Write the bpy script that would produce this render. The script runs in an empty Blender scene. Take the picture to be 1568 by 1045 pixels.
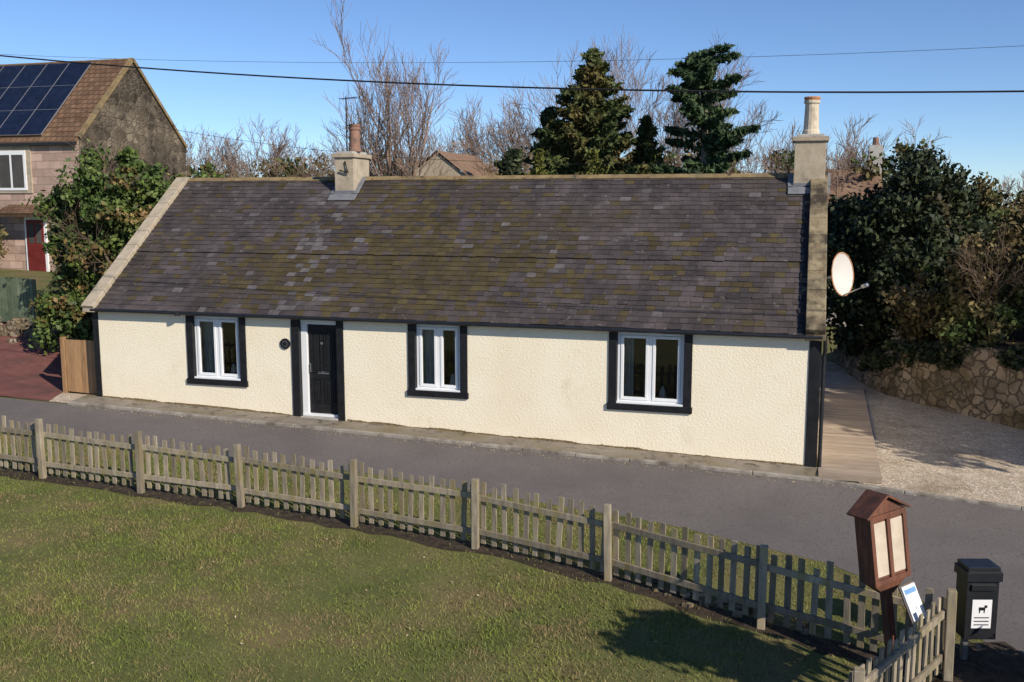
import bpy, math, random
import numpy as np
from mathutils import Vector, Matrix
rnd=random.Random(7); rng=np.random.default_rng(7)
sc=bpy.context.scene
V=Vector
# ------------------------------------------------------------------ materials
def mat(name,c1,c2=None,scale=4.0,rough=.85,bump=0.,bscale=60.,bdist=.01,island=0.,spec=.25,metal=0.,
        brick=None,vor=None,c3=None,s3=.6,t3=(.5,.7),detail=5,stretch=None,c4=None,s4=6,t4=(.5,.7)):
    m=bpy.data.materials.new(name); m.use_nodes=True
    nt=m.node_tree; N=nt.nodes; L=nt.links
    b=N['Principled BSDF']; b.inputs['Roughness'].default_value=rough
    b.inputs['Specular IOR Level'].default_value=spec; b.inputs['Metallic'].default_value=metal
    tc=N.new('ShaderNodeTexCoord'); co=tc.outputs['Object']
    if stretch:
        mp=N.new('ShaderNodeMapping'); mp.inputs['Scale'].default_value=stretch
        L.new(co,mp.inputs['Vector']); co=mp.outputs['Vector']
    def noise(s,d=detail):
        n=N.new('ShaderNodeTexNoise'); n.inputs['Scale'].default_value=s; n.inputs['Detail'].default_value=d
        n.inputs['Roughness'].default_value=.6
        L.new(co,n.inputs['Vector']); return n.outputs['Fac']
    def ramp(f,a,bb,lo=.35,hi=.65):
        r=N.new('ShaderNodeValToRGB'); e=r.color_ramp.elements
        e[0].position=lo; e[1].position=hi; e[0].color=(*a,1); e[1].color=(*bb,1)
        L.new(f,r.inputs[0]); return r.outputs[0]
    def mix(f,a,bb,mode='MIX'):
        x=N.new('ShaderNodeMix'); x.data_type='RGBA'; x.blend_type=mode
        if isinstance(f,float): x.inputs[0].default_value=f
        else: L.new(f,x.inputs[0])
        for i,c in ((6,a),(7,bb)):
            if isinstance(c,tuple): x.inputs[i].default_value=(*c,1)
            else: L.new(c,x.inputs[i])
        return x.outputs[2]
    col=ramp(noise(scale),c1,c2 or c1)
    if c3: col=mix(ramp(noise(s3,4),(0,0,0),(1,1,1),*t3),col,c3)
    if c4: col=mix(ramp(noise(s4,3),(0,0,0),(1,1,1),*t4),col,c4)
    hb=None
    if brick:
        pl,bw,bh,mort,mc=brick
        sp=N.new('ShaderNodeSeparateXYZ'); L.new(tc.outputs['Object'],sp.inputs[0])
        cb=N.new('ShaderNodeCombineXYZ'); L.new(sp.outputs['XYZ'.index(pl[0].upper())],cb.inputs[0]); L.new(sp.outputs['XYZ'.index(pl[1].upper())],cb.inputs[1])
        br=N.new('ShaderNodeTexBrick'); L.new(cb.outputs[0],br.inputs['Vector'])
        br.inputs['Scale'].default_value=1; br.inputs['Brick Width'].default_value=bw; br.inputs['Row Height'].default_value=bh
        br.inputs['Mortar Size'].default_value=mort; br.inputs['Color1'].default_value=(.75,.75,.75,1); br.inputs['Color2'].default_value=(1.2,1.2,1.2,1)
        br.inputs['Mortar'].default_value=(*mc,1)
        col=mix(1.0,col,br.outputs['Color'],'MULTIPLY'); hb=br.outputs['Fac']
    if vor:
        vs,mc,lo_,hi_=vor
        dn=N.new('ShaderNodeTexNoise'); dn.inputs['Scale'].default_value=vs; L.new(co,dn.inputs['Vector'])
        ad=N.new('ShaderNodeVectorMath'); ad.operation='MULTIPLY_ADD'; L.new(dn.outputs['Color'],ad.inputs[0]); ad.inputs[1].default_value=(1/vs,)*3; L.new(co,ad.inputs[2])
        v1=N.new('ShaderNodeTexVoronoi'); v1.inputs['Scale'].default_value=vs; L.new(ad.outputs[0],v1.inputs['Vector'])
        v2=N.new('ShaderNodeTexVoronoi'); v2.feature='DISTANCE_TO_EDGE'; v2.inputs['Scale'].default_value=vs; L.new(ad.outputs[0],v2.inputs['Vector'])
        bw_=N.new('ShaderNodeRGBToBW'); L.new(v1.outputs['Color'],bw_.inputs[0])
        mr=N.new('ShaderNodeMapRange'); mr.inputs[3].default_value=lo_; mr.inputs[4].default_value=hi_; L.new(bw_.outputs[0],mr.inputs[0])
        hs=N.new('ShaderNodeHueSaturation'); L.new(col,hs.inputs['Color']); L.new(mr.outputs[0],hs.inputs['Value'])
        er=ramp(v2.outputs['Distance'],(0,0,0),(1,1,1),.01,.1)
        col=mix(er,mc,hs.outputs[0]); hb=er
    if island:
        g=N.new('ShaderNodeNewGeometry')
        mr=N.new('ShaderNodeMapRange'); mr.inputs[3].default_value=1-island; mr.inputs[4].default_value=1+island
        L.new(g.outputs['Random Per Island'],mr.inputs[0])
        hs=N.new('ShaderNodeHueSaturation'); L.new(col,hs.inputs['Color']); L.new(mr.outputs[0],hs.inputs['Value']); col=hs.outputs[0]
    L.new(col,b.inputs['Base Color'])
    if bump:
        bp=N.new('ShaderNodeBump'); bp.inputs['Strength'].default_value=bump; bp.inputs['Distance'].default_value=bdist
        L.new(noise(bscale,4),bp.inputs['Height']); last=bp
        if hb is not None:
            b2=N.new('ShaderNodeBump'); b2.inputs['Strength'].default_value=.8; b2.inputs['Distance'].default_value=.03 if not vor or vor[0]<10 else .01
            b2.invert=bool(brick)
            L.new(hb,b2.inputs['Height']); L.new(bp.outputs[0],b2.inputs['Normal']); last=b2
        L.new(last.outputs[0],b.inputs['Normal'])
    return m
M={}
M['harl']=mat('cream_harling',(.91,.80,.605),(.94,.845,.655),1.2,.9,.65,26,.016,c3=(.87,.75,.55),s3=.5,t3=(.5,.8),c4=(.78,.66,.47),s4=1.3,t4=(.62,.85))
M['black']=mat('black_paint',(.012,.012,.013),(.02,.02,.022),8,.45,.2,40,.004)
M['white']=mat('white_upvc',(.8,.8,.8),(.84,.84,.84),3,.35)
M['slate']=mat('roof_slate',(.050,.041,.041),(.098,.08,.078),1.3,.65,.3,30,.006,island=.18,spec=.28,c3=(.066,.052,.036),s3=.35,t3=(.48,.66),c4=(.16,.135,.112),s4=9,t4=(.62,.73))
M['slate_brown']=mat('lichened_slate',(.062,.048,.026),(.098,.076,.036),2,.85,.3,30,.006,island=.18,spec=.15,c3=(.068,.056,.05),s3=5,t3=(.5,.65))
M['slate_pale']=mat('pale_slate',(.095,.085,.085),(.15,.133,.13),6,.6,.2,30,.005,island=.18)
M['under']=mat('roof_under',(.03,.025,.028))
M['ridge']=mat('mossy_ridge',(.2,.14,.07),(.33,.24,.12),4,.9,.6,25,.02,c3=(.14,.11,.08),s3=2,c4=(.06,.045,.03),s4=5,t4=(.58,.7))
M['stone']=mat('sandstone',(.38,.31,.22),(.5,.42,.32),5,.9,.5,30,.01,c3=(.16,.14,.11),s3=2.5,t3=(.55,.75))
M['mossy']=mat('mossy_coping',(.2,.15,.09),(.36,.29,.18),4,.95,.7,20,.02,c3=(.06,.048,.035),s3=2.2,t3=(.42,.6))
M['cement']=mat('cement',(.36,.34,.31),(.5,.47,.42),5,.9,.4,30,.01)
M['lead']=mat('lead_flashing',(.15,.155,.17),(.22,.225,.24),6,.6,.2,20,.01)
M['pot']=mat('chimney_pot_cream',(.6,.5,.36),(.66,.57,.44),5,.8,c3=(.35,.28,.2),s3=4)
M['terra']=mat('terracotta',(.3,.17,.12),(.22,.13,.1),6,.85,c3=(.13,.1,.08),s3=5)
M['orange']=mat('terracotta_rim',(.5,.24,.12),(.42,.2,.1),6,.85)
M['asphalt']=mat('asphalt',(.14,.122,.115),(.175,.153,.143),.8,.92,.5,120,.006,c3=(.195,.17,.157),s3=.3,t3=(.45,.75),c4=(.115,.1,.095),s4=30,t4=(.54,.62))
M['pave']=mat('concrete_pavement',(.2,.17,.135),(.29,.25,.2),3,.9,.5,60,.008,c3=(.2,.165,.10),s3=1.5,t3=(.5,.66),c4=(.10,.08,.06),s4=5,t4=(.55,.7))
M['kerb']=mat('kerb_concrete',(.27,.24,.2),(.38,.34,.29),5,.9,.4,60,.006,c3=(.14,.115,.09),s3=2,t3=(.48,.66))
M['moss']=mat('moss',(.15,.11,.06),(.26,.19,.1),6,.95,.6,60,.01)
M['grassg']=mat('grass_ground',(.11,.12,.035),(.16,.155,.055),1.5,.95,.6,60,.02,c3=(.2,.15,.07),s3=.8,t3=(.5,.7))
M['blade']=mat('grass_blades',(.13,.165,.032),(.225,.24,.058),.8,.8,island=.35,c3=(.25,.185,.09),s3=1.7,t3=(.47,.62),detail=4)
M['soil']=mat('dark_soil',(.03,.022,.015),(.075,.055,.038),8,.95,.8,40,.03)
M['gravel']=mat('gravel',(.58,.47,.35),(.74,.63,.5),3,.95,.5,45,.01,vor=(24,(.27,.21,.15),.65,1.25),c3=(.42,.33,.24),s3=.7)
M['red']=mat('red_asphalt',(.16,.065,.055),(.22,.09,.075),2,.9,.5,90,.006,c3=(.1,.06,.05),s3=.9)
M['fence']=mat('weathered_timber',(.20,.165,.12),(.37,.31,.225),3,.85,.5,30,.004,island=.3,c3=(.24,.195,.085),s3=1.5,t3=(.52,.66),stretch=(6,6,1))
M['darkwood']=mat('old_dark_timber',(.08,.06,.045),(.14,.11,.08),3,.85,.5,30,.004,island=.3)
M['gate']=mat('gate_timber',(.3,.17,.085),(.4,.24,.12),3,.8,.3,20,.004,island=.2,stretch=(6,6,1))
M['deck']=mat('deck_boards',(.3,.23,.17),(.4,.32,.25),3,.8,.3,20,.004,island=.15,stretch=(1,6,1))
M['brown']=mat('brown_stain_timber',(.13,.05,.03),(.2,.082,.05),3,.65,.4,20,.004,stretch=(6,6,1),c3=(.1,.05,.034),s3=1,t3=(.45,.6))
M['paper']=mat('paper_notice',(.5,.41,.31),(.62,.53,.42),4,.6)
M['rubble']=mat('rubble_stone',(.24,.185,.13),(.38,.3,.22),2.5,.95,.9,20,.03,vor=(4.2,(.11,.085,.06),.55,1.35),c3=(.17,.13,.07),s3=1.1,t3=(.45,.62))
M['rubbleh']=mat('gable_rubble',(.12,.095,.068),(.19,.155,.11),2,.95,.9,18,.03,vor=(3.4,(.14,.11,.08),.45,1.6),c3=(.06,.048,.035),s3=.7,t3=(.42,.56))
M['ashlar']=mat('pink_ashlar',(.44,.3,.24),(.52,.37,.3),2,.9,.3,25,.01,brick=('xz',.6,.28,.012,(.7,.7,.7)))
M['tiles']=mat('brown_tiles',(.15,.085,.05),(.22,.13,.08),2,.9,.4,25,.01,brick=('xy',.25,.18,.02,(.5,.5,.5)),c3=(.28,.2,.1),s3=1.5,t3=(.6,.8))
M['pv']=mat('solar_cells',(.008,.012,.028),(.012,.017,.04),2,.2,spec=.4,brick=('xy',.16,.12,.003,(1.6,1.6,1.6)))
M['alu']=mat('aluminium',(.5,.5,.52),None,4,.4,metal=.7)
M['reddoor']=mat('red_door',(.14,.02,.018),(.18,.03,.025),4,.4)
M['greenfence']=mat('green_fence',(.1,.13,.08),(.16,.19,.12),4,.8,island=.2)
M['bark']=mat('bark',(.2,.155,.115),(.32,.26,.2),3,.9,.5,25,.01)
M['twig']=mat('twigs',(.21,.145,.11),(.3,.21,.16),1,.9,island=.2)
M['darktwig']=mat('dark_twigs',(.11,.08,.055),(.17,.12,.085),1,.9,island=.3)
M['ivy']=mat('ivy_leaves',(.042,.075,.017),(.105,.14,.035),1.6,.55,island=.5,c3=(.2,.125,.05),s3=1.1,t3=(.54,.64),detail=2)
M['dark']=mat('dark_evergreen',(.018,.028,.012),(.045,.056,.022),1.3,.6,island=.5,detail=2,c3=(.08,.065,.03),s3=1,t3=(.58,.7))
M['conifer']=mat('conifer_needles',(.04,.06,.018),(.09,.105,.03),1.2,.7,island=.45,c3=(.12,.095,.03),s3=.7,t3=(.5,.64),detail=2)
M['cedar']=mat('cedar_needles',(.025,.05,.022),(.06,.092,.038),1.2,.7,island=.45,detail=2)
M['yellowgreen']=mat('golden_conifer',(.08,.09,.018),(.13,.13,.03),2,.7,island=.4,detail=2)
M['shrub']=mat('mixed_shrub',(.11,.085,.035),(.17,.125,.055),1,.8,island=.45,c3=(.05,.075,.02),s3=.6,t3=(.46,.58),detail=2)
M['plastic']=mat('black_plastic',(.012,.013,.015),(.018,.019,.022),8,.4,spec=.5)
M['cable']=mat('cable',(.015,.015,.018))
M['dish']=mat('dish_face',(.6,.57,.52),(.66,.62,.57),3,.5)
M['dishrim']=mat('dish_rim_orange',(.5,.26,.14),(.42,.2,.1),5,.7)  # orange tone for the dish rim, apart from the pale face
M['steel']=mat('steel',(.3,.3,.3),(.38,.38,.38),5,.4,metal=.8)
M['blue']=mat('sign_blue',(.15,.3,.55),(.2,.36,.6),5,.5)
M['curtain']=mat('curtain',(.6,.62,.62),(.7,.72,.72),3,.9)
M['room']=mat('dark_room',(.06,.055,.05),(.09,.085,.08),1,.9)
M['farroof']=mat('far_roof',(.2,.12,.08),(.26,.17,.11),2,.9)
M['leaf']=mat('fallen_leaves',(.3,.22,.12),(.5,.42,.28),5,.9,island=.4)
g=bpy.data.materials.new('window_glass'); g.use_nodes=True; nt=g.node_tree; nt.nodes.clear()
o=nt.nodes.new('ShaderNodeOutputMaterial'); mx=nt.nodes.new('ShaderNodeMixShader'); tr=nt.nodes.new('ShaderNodeBsdfTransparent'); gl=nt.nodes.new('ShaderNodeBsdfGlossy')
tr.inputs[0].default_value=(.8,.84,.84,1); gl.inputs[1].default_value=.02; fr=nt.nodes.new('ShaderNodeFresnel'); fr.inputs[0].default_value=2.0
nt.links.new(fr.outputs[0],mx.inputs[0]); nt.links.new(tr.outputs[0],mx.inputs[1]); nt.links.new(gl.outputs[0],mx.inputs[2]); nt.links.new(mx.outputs[0],o.inputs[0])
M['glass']=g
# ------------------------------------------------------------------ mesh tools
def empty(name,loc=(0,0,0)):
    e=bpy.data.objects.new(name,None); e.location=loc; e.empty_display_size=.3; sc.collection.objects.link(e); return e
def link(o,parent=None):
    sc.collection.objects.link(o)
    if parent is not None:
        o.parent=parent; o.matrix_parent_inverse=Matrix.Translation(-V(parent.location))
    return o
class MB:
    def __init__(s): s.v=[]; s.f=[]; s.m=[]
    def add(s,vs,fs,mi=0):
        n=len(s.v); s.v+= [tuple(p) for p in vs]; s.f+=[tuple(i+n for i in f) for f in fs]; s.m+=[mi]*len(fs)
    def obox(s,c,a,b,d,mi=0):
        c,a,b,d=V(c),V(a),V(b),V(d)
        vs=[c+sx*a+sy*b+sz*d for sz in(-1,1) for sy in(-1,1) for sx in(-1,1)]
        s.add(vs,[(0,2,3,1),(4,5,7,6),(0,1,5,4),(2,6,7,3),(0,4,6,2),(1,3,7,5)],mi)
    def box(s,x0,x1,y0,y1,z0,z1,mi=0):
        s.obox(((x0+x1)/2,(y0+y1)/2,(z0+z1)/2),((x1-x0)/2,0,0),(0,(y1-y0)/2,0),(0,0,(z1-z0)/2),mi)
    def beam(s,p,q,w,h,mi=0,up=(0,0,1)):
        p,q=V(p),V(q); d=(q-p); L=d.length; d.normalize(); r=d.cross(V(up)).normalized(); u=r.cross(d)
        s.obox((p+q)/2,d*L/2,r*w/2,u*h/2,mi)
    def tube(s,pts,rads,n=6,mi=0,cap=True):
        n0=len(s.v); k=len(pts)
        for i,p in enumerate(pts):
            a=pts[max(i-1,0)]; b=pts[min(i+1,k-1)]; d=(V(b)-V(a))
            if d.length<1e-9: d=V((0,0,1))
            d.normalize()
            r=d.cross(V((0,0,1)) if abs(d.z)<.9 else V((1,0,0))).normalized(); u=r.cross(d)
            for j in range(n):
                t=2*math.pi*j/n; s.v.append(tuple(V(p)+rads[i]*(math.cos(t)*r+math.sin(t)*u)))
        for i in range(k-1):
            for j in range(n):
                a=n0+i*n+j; b=n0+i*n+(j+1)%n; s.f.append((a,b,b+n,a+n)); s.m.append(mi)
        if cap:
            s.f.append(tuple(n0+j for j in range(n))[::-1]); s.m.append(mi)
            s.f.append(tuple(n0+(k-1)*n+j for j in range(n))); s.m.append(mi)
    def obj(s,name,mats,parent=None,smooth=False,bevel=0):
        me=bpy.data.meshes.new(name); me.from_pydata(s.v,[],s.f)
        for m in mats: me.materials.append(M[m])
        me.polygons.foreach_set('material_index',s.m)
        if smooth: me.polygons.foreach_set('use_smooth',[True]*len(s.f))
        me.update(); o=bpy.data.objects.new(name,me); link(o,parent)
        if bevel:
            b=o.modifiers.new('b','BEVEL'); b.width=bevel; b.segments=2; b.limit_method='ANGLE'
        return o
def np_mesh(name,Vt,F,m,parent=None,smooth=False):
    me=bpy.data.meshes.new(name); k=F.shape[1]
    me.vertices.add(len(Vt)); me.vertices.foreach_set('co',Vt.astype(np.float32).ravel())
    me.loops.add(F.size); me.loops.foreach_set('vertex_index',F.astype(np.int32).ravel())
    me.polygons.add(len(F)); me.polygons.foreach_set('loop_start',np.arange(0,F.size,k,dtype=np.int32))
    me.polygons.foreach_set('loop_total',np.full(len(F),k,dtype=np.int32))
    if smooth: me.polygons.foreach_set('use_smooth',np.ones(len(F),dtype=bool))
    me.update(calc_edges=True); me.validate(); me.materials.append(M[m])
    return link(bpy.data.objects.new(name,me),parent)
# ------------------------------------------------------------------ terrain
def ss(t): t=np.clip(t,0,1); return t*t*(3-2*t)
def H(x,y):
    return -.0286*np.clip(x,-60,40)+.035*np.clip(y,-14,0)+1.4*ss(y/9)*ss((-x-13)/8)
def h(x,y): return float(H(np.float64(x),np.float64(y)))
xs=np.concatenate([[-1200,-500,-250,-150,-100,-75],np.arange(-60,40.1,.5),[60,100,200,500,1200]])
ys=np.concatenate([[-600,-200,-100,-50,-30],np.arange(-14,30.1,.5),[40,60,100,200,500,1500]])
X,Y=np.meshgrid(xs,ys); Z=H(X,Y); nx=len(xs); ny=len(ys)
idx=np.arange(nx*ny).reshape(ny,nx)
F=np.stack([idx[:-1,:-1],idx[:-1,1:],idx[1:,1:],idx[1:,:-1]],-1).reshape(-1,4)
np_mesh('ground',np.stack([X,Y,Z],-1).reshape(-1,3),F,'grassg',smooth=True)
def strip(name,A,B,off,m,n=1):
    mb=MB(); vs=[]
    for a,b in zip(A,B):
        for j in range(n+1):
            t=j/n; x=a[0]+(b[0]-a[0])*t; y=a[1]+(b[1]-a[1])*t; vs.append((x,y,h(x,y)+off))
    fs=[]
    for i in range(len(A)-1):
        for j in range(n):
            p=i*(n+1)+j; fs.append((p,p+1,p+n+2,p+n+1))
    mb.add(vs,fs); return mb.obj(name,[m])
kerbL=[(-58,-.6),(-15,-.6),(-7,-.6),(-2,-.6),(.3,-.62),(1.6,-.8),(3.3,-1.03),(6,-1.5),(38,-5)]
verge=[(-58,-2.6),(-15,-2.65),(-7,-2.75),(-2,-3.45),(.3,-4.2),(1.6,-5.2),(3.0,-8),(4.5,-13.9),(38,-13.9)]
strip('road',kerbL,verge,.004,'asphalt')
mb=MB()
K=[(-15.1,-.6)]+kerbL[2:8]
for a,b in zip(K[:-1],K[1:]):
    n=max(1,int((b[0]-a[0])/.9))
    for i in range(n):
        p=(a[0]+(b[0]-a[0])*i/n,a[1]+(b[1]-a[1])*i/n); q=(a[0]+(b[0]-a[0])*(i+1)/n-.01,a[1]+(b[1]-a[1])*(i+1)/n)
        dz=rnd.gauss(0,.004)
        mb.beam((p[0],p[1]+.05,h(*p)+dz+.008),(q[0],q[1]+.05,h(*q)+dz+.008),.1,.1)
mb.obj('kerb',['kerb'],bevel=.012)
mb=MB()
for i in range(20):
    x0=-15.1+i*.77; x1=x0+.77
    mb.add([(x0,-.5,h(x0,-.5)+.042),(x1,-.5,h(x1,-.5)+.042),(x1,.05,h(x1,0)+.075),(x0,.05,h(x0,0)+.075)],[(0,1,2,3)])
mb.obj('pavement',['pave'])
strip('gravel_driveway',[(.9,-.5),(2,-.76),(3.3,-.96),(6,-1.42),(12,-2)],[(.22,13),(2.2,11.5),(4,9),(8,7),(13,4)],.02,'gravel',60)
strip('gravel_patch',[(-16.6,-.55),(-15.1,-.55)],[(-16.3,.2),(-15.0,.3)],.012,'gravel',1)
strip('red_driveway',[(-15.6,-.55),(-19.5,-.55)],[(-16.5,1.6),(-23,4.5)],.025,'red',8)
strip('red_driveway.001',[(-16.5,1.6),(-18,1.9),(-23,4.5)],[(-17,2.2),(-19.6,4.6),(-21.5,7)],.025,'red',6)
# ------------------------------------------------------------------ cottage
cot=empty('cottage',(-7.3,3.4,0))
XL,XR,ZE,YR,ZR=-14.8,.2,2.55,3.45,5.23
m_=(ZR-ZE)/YR
wins=[(-12.48,-11.08,.92,2.49),(-7.49,-6.265,.94,2.50),(-3.516,-1.994,.91,2.49)]
door=(-10.03,-8.875,.25,2.50)
bw=.15
ops=[(w[0]+.08,w[1]-.08,w[2]+.08,w[3]-.08) for w in wins]+[(door[0]+.08,door[1]-.08,-.1,door[3]-.08)]
mb=MB()
bx=sorted({XL,XR}|{o[0] for o in ops}|{o[1] for o in ops}); bz=sorted({-.4,ZE}|{o[2] for o in ops}|{o[3] for o in ops})
for i in range(len(bx)-1):
    for j in range(len(bz)-1):
        cx=(bx[i]+bx[i+1])/2; cz=(bz[j]+bz[j+1])/2
        if any(o[0]<cx<o[1] and o[2]<cz<o[3] for o in ops): continue
        mb.add([(bx[i],0,bz[j]),(bx[i+1],0,bz[j]),(bx[i+1],0,bz[j+1]),(bx[i],0,bz[j+1])],[(0,1,2,3)])
for o in ops:
    x0,x1,z0,z1=o; d=.3
    mb.add([(x0,0,z0),(x0,d,z0),(x0,d,z1),(x0,0,z1)],[(0,1,2,3)]); mb.add([(x1,0,z0),(x1,d,z0),(x1,d,z1),(x1,0,z1)],[(3,2,1,0)])
    mb.add([(x0,0,z1),(x1,0,z1),(x1,d,z1),(x0,d,z1)],[(0,1,2,3)]); mb.add([(x0,0,z0),(x1,0,z0),(x1,d,z0),(x0,d,z0)],[(3,2,1,0)])
YB=2*YR
for x in (XL,XR): mb.add([(x,0,-.4),(x,YB,-.4),(x,YB,ZE),(x,YR,ZR-.02),(x,0,ZE)],[(0,1,2,3,4)])
mb.add([(XL,YB,-.4),(XR,YB,-.4),(XR,YB,ZE),(XL,YB,ZE)],[(0,1,2,3)])
mb.obj('walls',['harl'],cot)
mb=MB()
for x0,x1,z0,z1 in wins:
    mb.box(x0,x0+bw,-.028,.16,z0,z1-bw); mb.box(x1-bw,x1,-.028,.16,z0,z1-bw); mb.box(x0,x1,-.03,.16,z1-bw+.001,z1)
    mb.box(x0-.02,x1+.02,-.05,.158,z0-.02,z0+.1)
x0,x1,z0,z1=door
mb.box(x0,x0+.17,-.028,.2,z0-.15,z1-bw); mb.box(x1-.15,x1,-.028,.2,z0-.15,z1-bw); mb.box(x0,x1,-.03,.2,z1-bw+.001,z1)
mb.box(XL-.01,XL+.13,-.02,.2,-.3,ZE-.03); mb.box(XR-.19,XR+.012,-.02,.02,-.3,ZE-.03)
mb.obj('painted_surrounds',['black'],cot,bevel=.008)
fr=MB(); gla=MB(); cur=MB(); room=MB()
for wi,(x0,x1,z0,z1) in enumerate(wins):
    a,b,c,d=x0+bw+.002,x1-bw-.002,z0+.102,z1-bw-.002; y0,y1=.06,.13
    t=.06
    fr.box(a,a+t,y0,y1,c,d); fr.box(b-t,b,y0,y1,c,d); fr.box(a+t,b-t,y0,y1,d-t,d); fr.box(a+t,b-t,y0,y1,c,c+t)
    mid=(a+b)/2; fr.box(mid-.035,mid+.035,y0-.002,y1,c+t,d-t)
    fr.box(a-.0,b+.0,-.03,y0-.003,c-.001,c+.035)
    for (p,q) in ((a+t,mid-.035),(mid+.035,b-t)):
        k=.055; e0=y0-.014; e1=y1-.02
        fr.box(p+.002,p+k,e0,e1,c+t+.002,d-t-.002); fr.box(q-k,q-.002,e0,e1,c+t+.002,d-t-.002)
        fr.box(p+k,q-k,e0,e1,d-t-k,d-t-.002); fr.box(p+k,q-k,e0,e1,c+t+.002,c+t+k)
        gla.add([(p+k,y0+.03,c+t+k),(q-k,y0+.03,c+t+k),(q-k,y0+.03,d-t-k),(p+k,y0+.03,d-t-k)],[(0,1,2,3)])
    n=18; wd=.36 if wi!=2 else .24
    for side in (0,1):
        vs=[]
        for i in range(n+1):
            xx=(a+.03+wd*i/n) if side==0 else (b-.03-wd*.5*i/n); yy=.26+.03*math.sin(i*1.7)
            vs+=[(xx,yy,c),(xx,yy,d)]
        cur.add(vs,[(2*i,2*i+2,2*i+3,2*i+1) for i in range(n)])
    room.add([(a-.3,1.8,c-.5),(b+.3,1.8,c-.5),(b+.3,1.8,d+.2),(a-.3,1.8,d+.2)],[(0,1,2,3)])
    room.box(a-.05,b+.05,.16,.45,c-.06,c-.01)
    cur.tube([V((mid+.2,.3,c)),V((mid+.2,.3,c+.08)),V((mid+.2,.3,c+.22)),V((mid+.2,.3,c+.3))],[.05,.07,.05,.02],8)
fr.obj('window_frames',['white'],cot,bevel=.006); gla.obj('window_glass',['glass'],cot); cur.obj('curtains',['curtain'],cot); room.obj('room_interior',['room'],cot)
mb=MB(); x0,x1,z0,z1=door; a,b=x0+.172,x1-.152; d=z1-bw-.002; c=.36
mb.box(a,a+.13,.07,.17,c,d,1); mb.box(b-.05,b,.07,.17,c,d,0); mb.box(a+.13,b-.05,.07,.17,d-.10,d,1)
p,q=a+.132,b-.052; top=d-.102
mb.box(p,q,.13,.168,c+.05,top,0)
for (u0,u1,v0,v1) in ((.1,.45,.12,.40),(.55,.9,.12,.40),(.1,.45,.46,.92),(.55,.9,.46,.92)):
    X0=p+(q-p)*u0; X1=p+(q-p)*u1; Z0=c+.05+(top-c-.05)*v0; Z1=c+.05+(top-c-.05)*v1
    for bxs in ((X0,X1,Z0,Z0+.025),(X0,X1,Z1-.025,Z1),(X0,X0+.025,Z0+.025,Z1-.025),(X1-.025,X1,Z0+.025,Z1-.025)):
        mb.box(bxs[0],bxs[1],.112,.13,bxs[2],bxs[3],0)
    mb.box(X0+.05,X1-.05,.12,.13,Z0+.05,Z1-.05,0)
mb.box(p+.2,q-.2,.112,.13,c+.87,c+.92,2); mb.box(p+.03,p+.06,.09,.13,c+.9,c+1.08,2); mb.tube([V((p+.31,.112,c+1.5)),V((p+.31,.1,c+1.5))],[.03,.03],10,2)
mb.box(a,b,-.06,.17,c-.14,c-.002,3); mb.box(a,b,.06,.17,c,c+.05,1)
mb.obj('front_door',['black','white','steel','cement'],cot,bevel=.004)
mb=MB(); mb.tube([V((-10.17,-.004,1.84)),V((-10.17,-.03,1.84))],[.11,.11],24,0); mb.tube([V((-10.17,-.031,1.84)),V((-10.17,-.036,1.84))],[.06,.06],24,1)
mb.tube([V((-10.17,-.037,1.84)),V((-10.17,-.04,1.84))],[.05,.05],24,0)
mb.obj('number_plaque',['black','steel'],cot)
mb=MB(); x=XL+.14; hh=.015
while x<XR-.2:
    w_=.03+.05*rnd.random(); hh=min(.03,max(.0,hh+rnd.gauss(0,.006)))
    if not(-10.05<x<-8.85): mb.box(x,x+w_,-.006-.02*rnd.random(),.0,h(x,0),h(x,0)+.078+hh)
    x+=w_
mb.obj('wall_foot_moss',['moss'],cot)
mb=MB()
nrm=V((0,-m_,1)).normalized(); sl=V((0,1,m_)).normalized()
e=V((0,-.13,ZE-.13*m_)); Ls=(YR+.13)*math.sqrt(1+m_*m_)
mb.add([(XL,e.y,e.z),(XR,e.y,e.z),(XR,YR,ZR),(XL,YR,ZR),(XR,2*YR-e.y,e.z),(XL,2*YR-e.y,e.z)],[(0,1,2,3),(3,2,4,5)])
mb.obj('roof_boards',['under'],cot)
mb=MB(); rows=32; ex=Ls/rows
def slate_kind(x,f):
    # lichen is thickest over the middle of the roof, rain-washed pale streaks below the chimney
    pb=.95*math.exp(-((x+7.3)/1.9)**2-((f-.32)/.35)**2)+.5*math.exp(-((x+8.6)/1.2)**2-((f-.75)/.3)**2)+.4*math.exp(-((x+10.9)/.8)**2-((f-.3)/.25)**2)+.2*math.exp(-((f-.3)/.2)**2)+.05
    pg=.4*math.exp(-((x+10.6+ .8*(f-.9))/.45)**2)*(f<.92)+.3*math.exp(-((x+5.0)/.35)**2-((f-.3)/.14)**2)+.015
    r=rnd.random()
    return 2 if r<pb else (1 if r<pb+pg else 0)
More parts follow.
